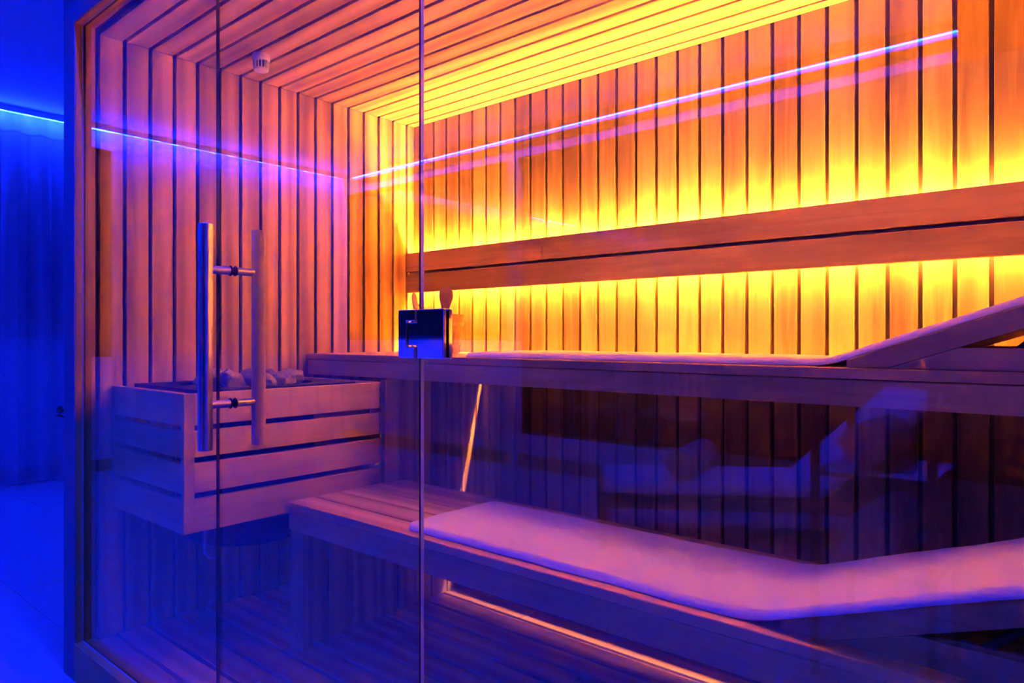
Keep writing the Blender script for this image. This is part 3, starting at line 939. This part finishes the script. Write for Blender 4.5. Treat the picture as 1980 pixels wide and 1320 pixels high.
# sheer curtains
def curtain(name, y0_, y1_, label, seed, group=None):
    c = empty(name, (-6.80, (y0_ + y1_) / 2, 0), label=label, cat='curtain', group=group)
    rnd = random.Random(seed)
    nfold = max(3, int((y1_ - y0_) / 0.17))
    nx = nfold * 14
    ph = [rnd.uniform(-0.5, 0.5) for _ in range(nfold + 2)]
    am = [rnd.uniform(0.55, 1.2) for _ in range(nfold + 2)]
    def off(u, w):
        f = u * nfold
        i = int(min(f, nfold - 1e-6)); fr_ = f - i
        amp = am[i] * (1 - fr_) + am[i + 1] * fr_
        p = ph[i] * (1 - fr_) + ph[i + 1] * fr_
        s = math.sin(2 * PI * f + p * 1.5 * (0.4 + w))
        s = math.copysign(abs(s) ** 0.75, s)
        return 0.050 * amp * s * (0.55 + 0.45 * w) + 0.014 * math.sin(2 * PI * f * 0.37 + seed) * w
    zt = 3.030
    zs_ = [zt, zt - 0.03, zt - 0.10, zt - 0.16, zt - 0.3, zt - 0.6, zt - 1.0, zt - 1.5, zt - 2.0, zt - 2.5, 0.015]
    v, f = [], []
    for z in zs_:
        w = min(1.0, (zt - z) / 0.9)
        for q in range(nx + 1):
            u = q / nx
            v.append((-6.80 + off(u, w), y0_ + (y1_ - y0_) * u + 0.012 * math.sin(2 * PI * u * nfold * 2) * w, z))
    W = nx + 1
    for i in range(len(zs_) - 1):
        for q in range(nx):
            f.append((i * W + q, i * W + q + 1, (i + 1) * W + q + 1, (i + 1) * W + q))
    mesh('fabric', v, f, M_SHEER, c, True)
    v, f = [], []
    for z, dx in ((zt - 0.155, 0.0025), (zt - 0.168, 0.0025), (zt - 0.168, -0.0025), (zt - 0.155, -0.0025)):
        w = min(1.0, (zt - z) / 0.9)
        for q in range(nx + 1):
            u = q / nx
            v.append((-6.80 + off(u, w) + dx, y0_ + (y1_ - y0_) * u + 0.012 * math.sin(2 * PI * u * nfold * 2) * w, z))
    for i in range(4):
        k = (i + 1) % 4
        for q in range(nx):
            f.append((i * W + q, i * W + q + 1, k * W + q + 1, k * W + q))
    mesh('heading_tape', v, f, M_SHEER, c, True)
    tube('rail', [(-6.80, y0_, 3.032), (-6.80, y1_, 3.032)], 0.004, M_WPAINT, c, 8)
    return c
curtain('sheer_curtain', 0.95, 3.2, 'sheer white curtain left of the sauna cabin, lit blue', 3)
curtain('sheer_curtain', -3.10, -0.63, 'sheer white curtain seen only as a reflection in the left glass', 5)

# potted plant half hidden behind the cabin corner
pp = empty('potted_plant', (-6.25, 2.12, 0), label='dark-leaved potted plant peeping out behind the sauna corner', cat='plant')
lathe('pot', [(0, 0.0), (0.11, 0.0), (0.15, 0.28), (0.155, 0.30), (0.14, 0.30), (0.13, 0.26), (0, 0.26)], M_POT, pp, 24, Matrix.Translation((-6.25, 2.12, 0.001)))
rnd = random.Random(11)
def leaf(p, d, ln, parent):
    d = Vector(d).normalized(); s = d.cross(Vector((0.3, 0.2, 1))).normalized(); n_ = s.cross(d)
    P = Vector(p); v = []
    for (u, w, h) in ((0, 0, 0), (0.3, 0.3, 0.03), (0.6, 0.34, 0.02), (1, 0, -0.05), (0.6, -0.34, 0.02), (0.3, -0.3, 0.03), (0.45, 0, -0.04)):
        v.append(P + d * u * ln + s * w * ln + n_ * h * ln)
    mesh('leaf', v, [(0, 1, 6), (1, 2, 6), (2, 3, 6), (3, 4, 6), (4, 5, 6), (5, 0, 6)], M_LEAF, parent)
stems = [((-6.25, 2.10, 0.25), (-6.27, 2.00, 0.45), (-6.30, 1.90, 0.55), (-6.30, 1.835, 0.62)),
         ((-6.25, 2.12, 0.25), (-6.20, 2.12, 0.6), (-6.15, 2.16, 0.85), (-6.12, 2.22, 0.98)),
         ((-6.27, 2.13, 0.25), (-6.33, 2.20, 0.55), (-6.38, 2.30, 0.75), (-6.40, 2.36, 0.8))]
for st in stems:
    tube('stem', st, [0.006, 0.005, 0.004, 0.002], M_STEM, pp, 6)
    for q in range(9):
        t = 0.35 + 0.65 * q / 8
        i = min(2, int(t * 3)); u = t * 3 - i
        p = Vector(st[i]).lerp(Vector(st[i + 1]), u)
        leaf(p, (rnd.uniform(-1, 1), rnd.uniform(-1, 1), rnd.uniform(0, 0.8)), rnd.uniform(0.05, 0.08), pp)

# ------------------------------------------------------------------ lounger
lg = empty('lounger', (0, 0, 0), label='white-cushioned wooden lounger mirrored in the right sauna glass', cat='lounger')
LW, LL, HXL = 0.68, 1.90, 1.24
for yy in (-0.035, -LW):
    bd('side_rail', lg, M_LOUNGEW, (0, yy, 0.235), (LL, yy + 0.035, 0.30), 'x', 0.003)
bd('end_rail', lg, M_LOUNGEW, (0.0, -LW + 0.036, 0.235), (0.035, -0.036, 0.30), 'y', 0.003)
bd('end_rail', lg, M_LOUNGEW, (LL - 0.035, -LW + 0.036, 0.235), (LL, -0.036, 0.30), 'y', 0.003)
for xx in (0.0, LL - 0.05):
    for yy in (-0.05, -LW):
        bd('leg', lg, M_LOUNGEW, (xx, yy, 0.0), (xx + 0.05, yy + 0.05, 0.2345), 'z', 0.003)
for q in range(9):
    bd('slat', lg, M_LOUNGEW, (0.06 + q * 0.135, -LW + 0.036, 0.27), (0.06 + q * 0.135 + 0.08, -0.036, 0.29), 'y', 0.002)
seat = bd('seat_cushion', lg, M_CUSHION, (0.03, -LW + 0.02, 0.301), (HXL, -0.02, 0.372), 'x', 0.02)
Tb = Matrix.Translation((HXL, 0, 0.301)) @ Matrix.Rotation(-math.radians(42), 4, 'Y')
bd('back_cushion', lg, M_CUSHION, (0.01, -LW + 0.02, 0.0), (0.84, -0.02, 0.07), 'x', 0.02, X=Tb)
for yy in (-0.05, -LW + 0.02):
    bd('back_rail', lg, M_LOUNGEW, (0.0, yy, -0.042), (0.83, yy + 0.03, -0.002), 'x', 0.003, X=Tb)
for yy in (-0.07, -LW + 0.06):
    tube('strut', [(HXL + 0.55, yy, 0.27), tuple(Tb @ Vector((0.5, yy, -0.02)))], 0.012, M_LOUNGEW, lg, 8)
lg.location = (-2.234, -1.554, 0.0)
lg.rotation_euler = (0, 0, math.radians(-34.3))

def roll_mesh(r, ln, turns=4.5, steps=110):
    """rolled towel along local Y: the end shows the spiral"""
    th = r / (turns + 0.6)
    a, b = [], []
    for q in range(steps + 1):
        t = q / steps
        an = t * turns * 2 * PI
        rc_ = 0.02 * r + th * (an / (2 * PI))
        a.append(((rc_ + th * 0.45) * math.cos(an), (rc_ + th * 0.45) * math.sin(an)))
        b.append(((rc_ - th * 0.45) * math.cos(an), (rc_ - th * 0.45) * math.sin(an)))
    v, f = [], []
    ys = [(-ln / 2, 0.97), (-ln / 2 + 0.015, 1.0), (ln / 2 - 0.015, 1.0), (ln / 2, 0.97)]
    n_ = steps + 1
    for (yy, s) in ys:
        for p in a: v.append((p[0] * s, yy, p[1] * s))
        for p in b: v.append((p[0] * s, yy, p[1] * s))
    R = 2 * n_
    for i in range(3):
        for q in range(steps):
            f.append((i * R + q, i * R + q + 1, (i + 1) * R + q + 1, (i + 1) * R + q))
            f.append((i * R + n_ + q + 1, i * R + n_ + q, (i + 1) * R + n_ + q, (i + 1) * R + n_ + q + 1))
        for q in (0, steps):
            f.append((i * R + q, (i + 1) * R + q, (i + 1) * R + n_ + q, i * R + n_ + q))
    for i in (0, 3):
        for q in range(steps):
            f.append((i * R + q, i * R + q + 1, i * R + n_ + q + 1, i * R + n_ + q))
    me = bpy.data.meshes.new('rolled_towel')
    me.from_pydata(v, [], f); me.update()
    bm = bmesh.new(); bm.from_mesh(me); bmesh.ops.recalc_face_normals(bm, faces=bm.faces); bm.to_mesh(me); bm.free()
    me.polygons.foreach_set('use_smooth', [True] * len(me.polygons))
    me.set_sharp_from_angle(angle=math.radians(45))
    return me
def roll(r, ln, p, rz, mat, label, tilt=0.0):
    o = link('rolled_towel', roll_mesh(r, ln), mat, None, Matrix.Translation(p) @ Matrix.Rotation(rz, 4, 'Z') @ Matrix.Rotation(tilt, 4, 'Y'))
    tag(o, label, 'towel')
    return o
roll(0.088, 0.62, (-1.995, -2.215, 0.372 + 0.088), math.radians(-12), M_GREYTOWEL, 'rolled towel lying on the lounger, mirrored in the glass')

# ------------------------------------------------------------------ towel rack
rk = empty('towel_rack', (-0.64, -1.04, 0), label='black metal towel rack with wire shelves, mirrored in the glass', cat='rack')
RXa, RXb, RYa, RYb = -0.824, -0.460, -0.822, -1.262
for x in (RXa, RXb):
    for yy in (RYa, RYb):
        bd('post', rk, M_BLACK, (x - 0.013, yy - 0.013, 0.0), (x + 0.013, yy + 0.013, 1.06), 'z', 0.002)
for z in (0.10, 0.415, 0.735):
    for yy in (RYa, RYb):
        bd('shelf_rail', rk, M_BLACK, (RXa + 0.013, yy - 0.007, z - 0.022), (RXb - 0.013, yy + 0.007, z - 0.008), 'x', 0.001)
    for x in (RXa, RXb):
        bd('shelf_rail', rk, M_BLACK, (x - 0.007, RYb + 0.013, z - 0.022), (x + 0.007, RYa - 0.013, z - 0.008), 'y', 0.001)
    for q in range(13):
        yy = RYb + 0.02 + (RYa - RYb - 0.04) * q / 12
        tube('wire', [(RXa, yy, z - 0.004), (RXb, yy, z - 0.004)], 0.0035, M_WIRE, rk, 6)
for yy in (RYa, RYb):
    bd('top_rail', rk, M_BLACK, (RXa + 0.013, yy - 0.010, 1.035), (RXb - 0.013, yy + 0.010, 1.058), 'x', 0.001)
for x in (RXa, RXb):
    bd('top_rail', rk, M_BLACK, (x - 0.010, RYb + 0.013, 1.035), (x + 0.010, RYa - 0.013, 1.058), 'y', 0.001)
roll(0.086, 0.40, (-0.672, -1.04, 0.735 + 0.086), 0.0, M_GREYTOWEL, 'rolled towel on the upper rack shelf, mirrored in the glass')
roll(0.100, 0.42, (-0.640, -1.04, 0.415 + 0.100), 0.0, M_GREYTOWEL, 'rolled towel on the lower rack shelf, mirrored in the glass')

# ------------------------------------------------------------------ terrace outside the rear window
tr_ = struct('floor_terrace', (-4, -5, 0), 'dark paved terrace outside the rear window')
x = -7.6
while x < -1.6:
    yy = -7.2
    while yy < RY0 - 0.75:
        bd('slab', tr_, M_DECK, (x, yy, -0.06), (x + 0.592, yy + 0.592, 0.0), 'x', 0.003)
        yy += 0.6
    x += 0.6
def settle(name, W, label, loc, rz):
    s = empty(name, (0, 0, 0), label=label, cat='seat')
    for x in (0, W - 0.06):
        bd('leg', s, M_WPAINT, (x, 0, 0), (x + 0.06, 0.06, 0.66), 'z', 0.004)
        bd('leg', s, M_WPAINT, (x, -0.56, 0), (x + 0.06, -0.50, 0.94), 'z', 0.004)
        bd('arm', s, M_WPAINT, (x, -0.50, 0.661), (x + 0.07, 0.07, 0.69), 'y', 0.004)
        bd('side_rail', s, M_WPAINT, (x + 0.01, -0.499, 0.38), (x + 0.05, -0.001, 0.43), 'y', 0.004)
    bd('front_rail', s, M_WPAINT, (0.061, 0.01, 0.38), (W - 0.061, 0.045, 0.43), 'x', 0.004)
    for q in range(5):
        bd('seat_slat', s, M_WPAINT, (0.061, -0.495 + q * 0.10, 0.432), (W - 0.061, -0.495 + q * 0.10 + 0.085, 0.452), 'x', 0.003)
    bd('top_rail', s, M_WPAINT, (0.061, -0.55, 0.85), (W - 0.061, -0.51, 0.94), 'x', 0.004)
    bd('back_rail', s, M_WPAINT, (0.061, -0.55, 0.47), (W - 0.061, -0.51, 0.52), 'x', 0.004)
    nn = int((W - 0.12) / 0.10)
    for q in range(1, nn):
        x = 0.06 + (W - 0.12) * q / nn
        bd('back_slat', s, M_WPAINT, (x - 0.018, -0.54, 0.521), (x + 0.018, -0.52, 0.849), 'z', 0.003)
    s.location = loc; s.rotation_euler = (0, 0, rz)
    return s
settle('garden_bench', 1.15, 'white slatted garden bench on the terrace, mirrored under the upper bench', (-3.88, -4.58, 0), 0)
settle('garden_chair', 0.62, 'white garden armchair left of the garden bench on the terrace', (-4.62, -5.05, 0), math.radians(80))
gt = empty('garden_table', (0, 0, 0), label='white garden table on the terrace beside the chair, mirrored in the glass', cat='table')
for q in range(7):
    bd('top_slat', gt, M_WPAINT, (0, q * 0.10, 0.70), (1.0, q * 0.10 + 0.09, 0.73), 'x', 0.003)
for (x, yy) in ((0.05, 0.04), (0.89, 0.04), (0.05, 0.59), (0.89, 0.59)):
    bd('leg', gt, M_WPAINT, (x, yy, 0), (x + 0.06, yy + 0.06, 0.699), 'z', 0.003)
gt.location = (-6.0, -5.4, 0); gt.rotation_euler = (0, 0, math.radians(20))
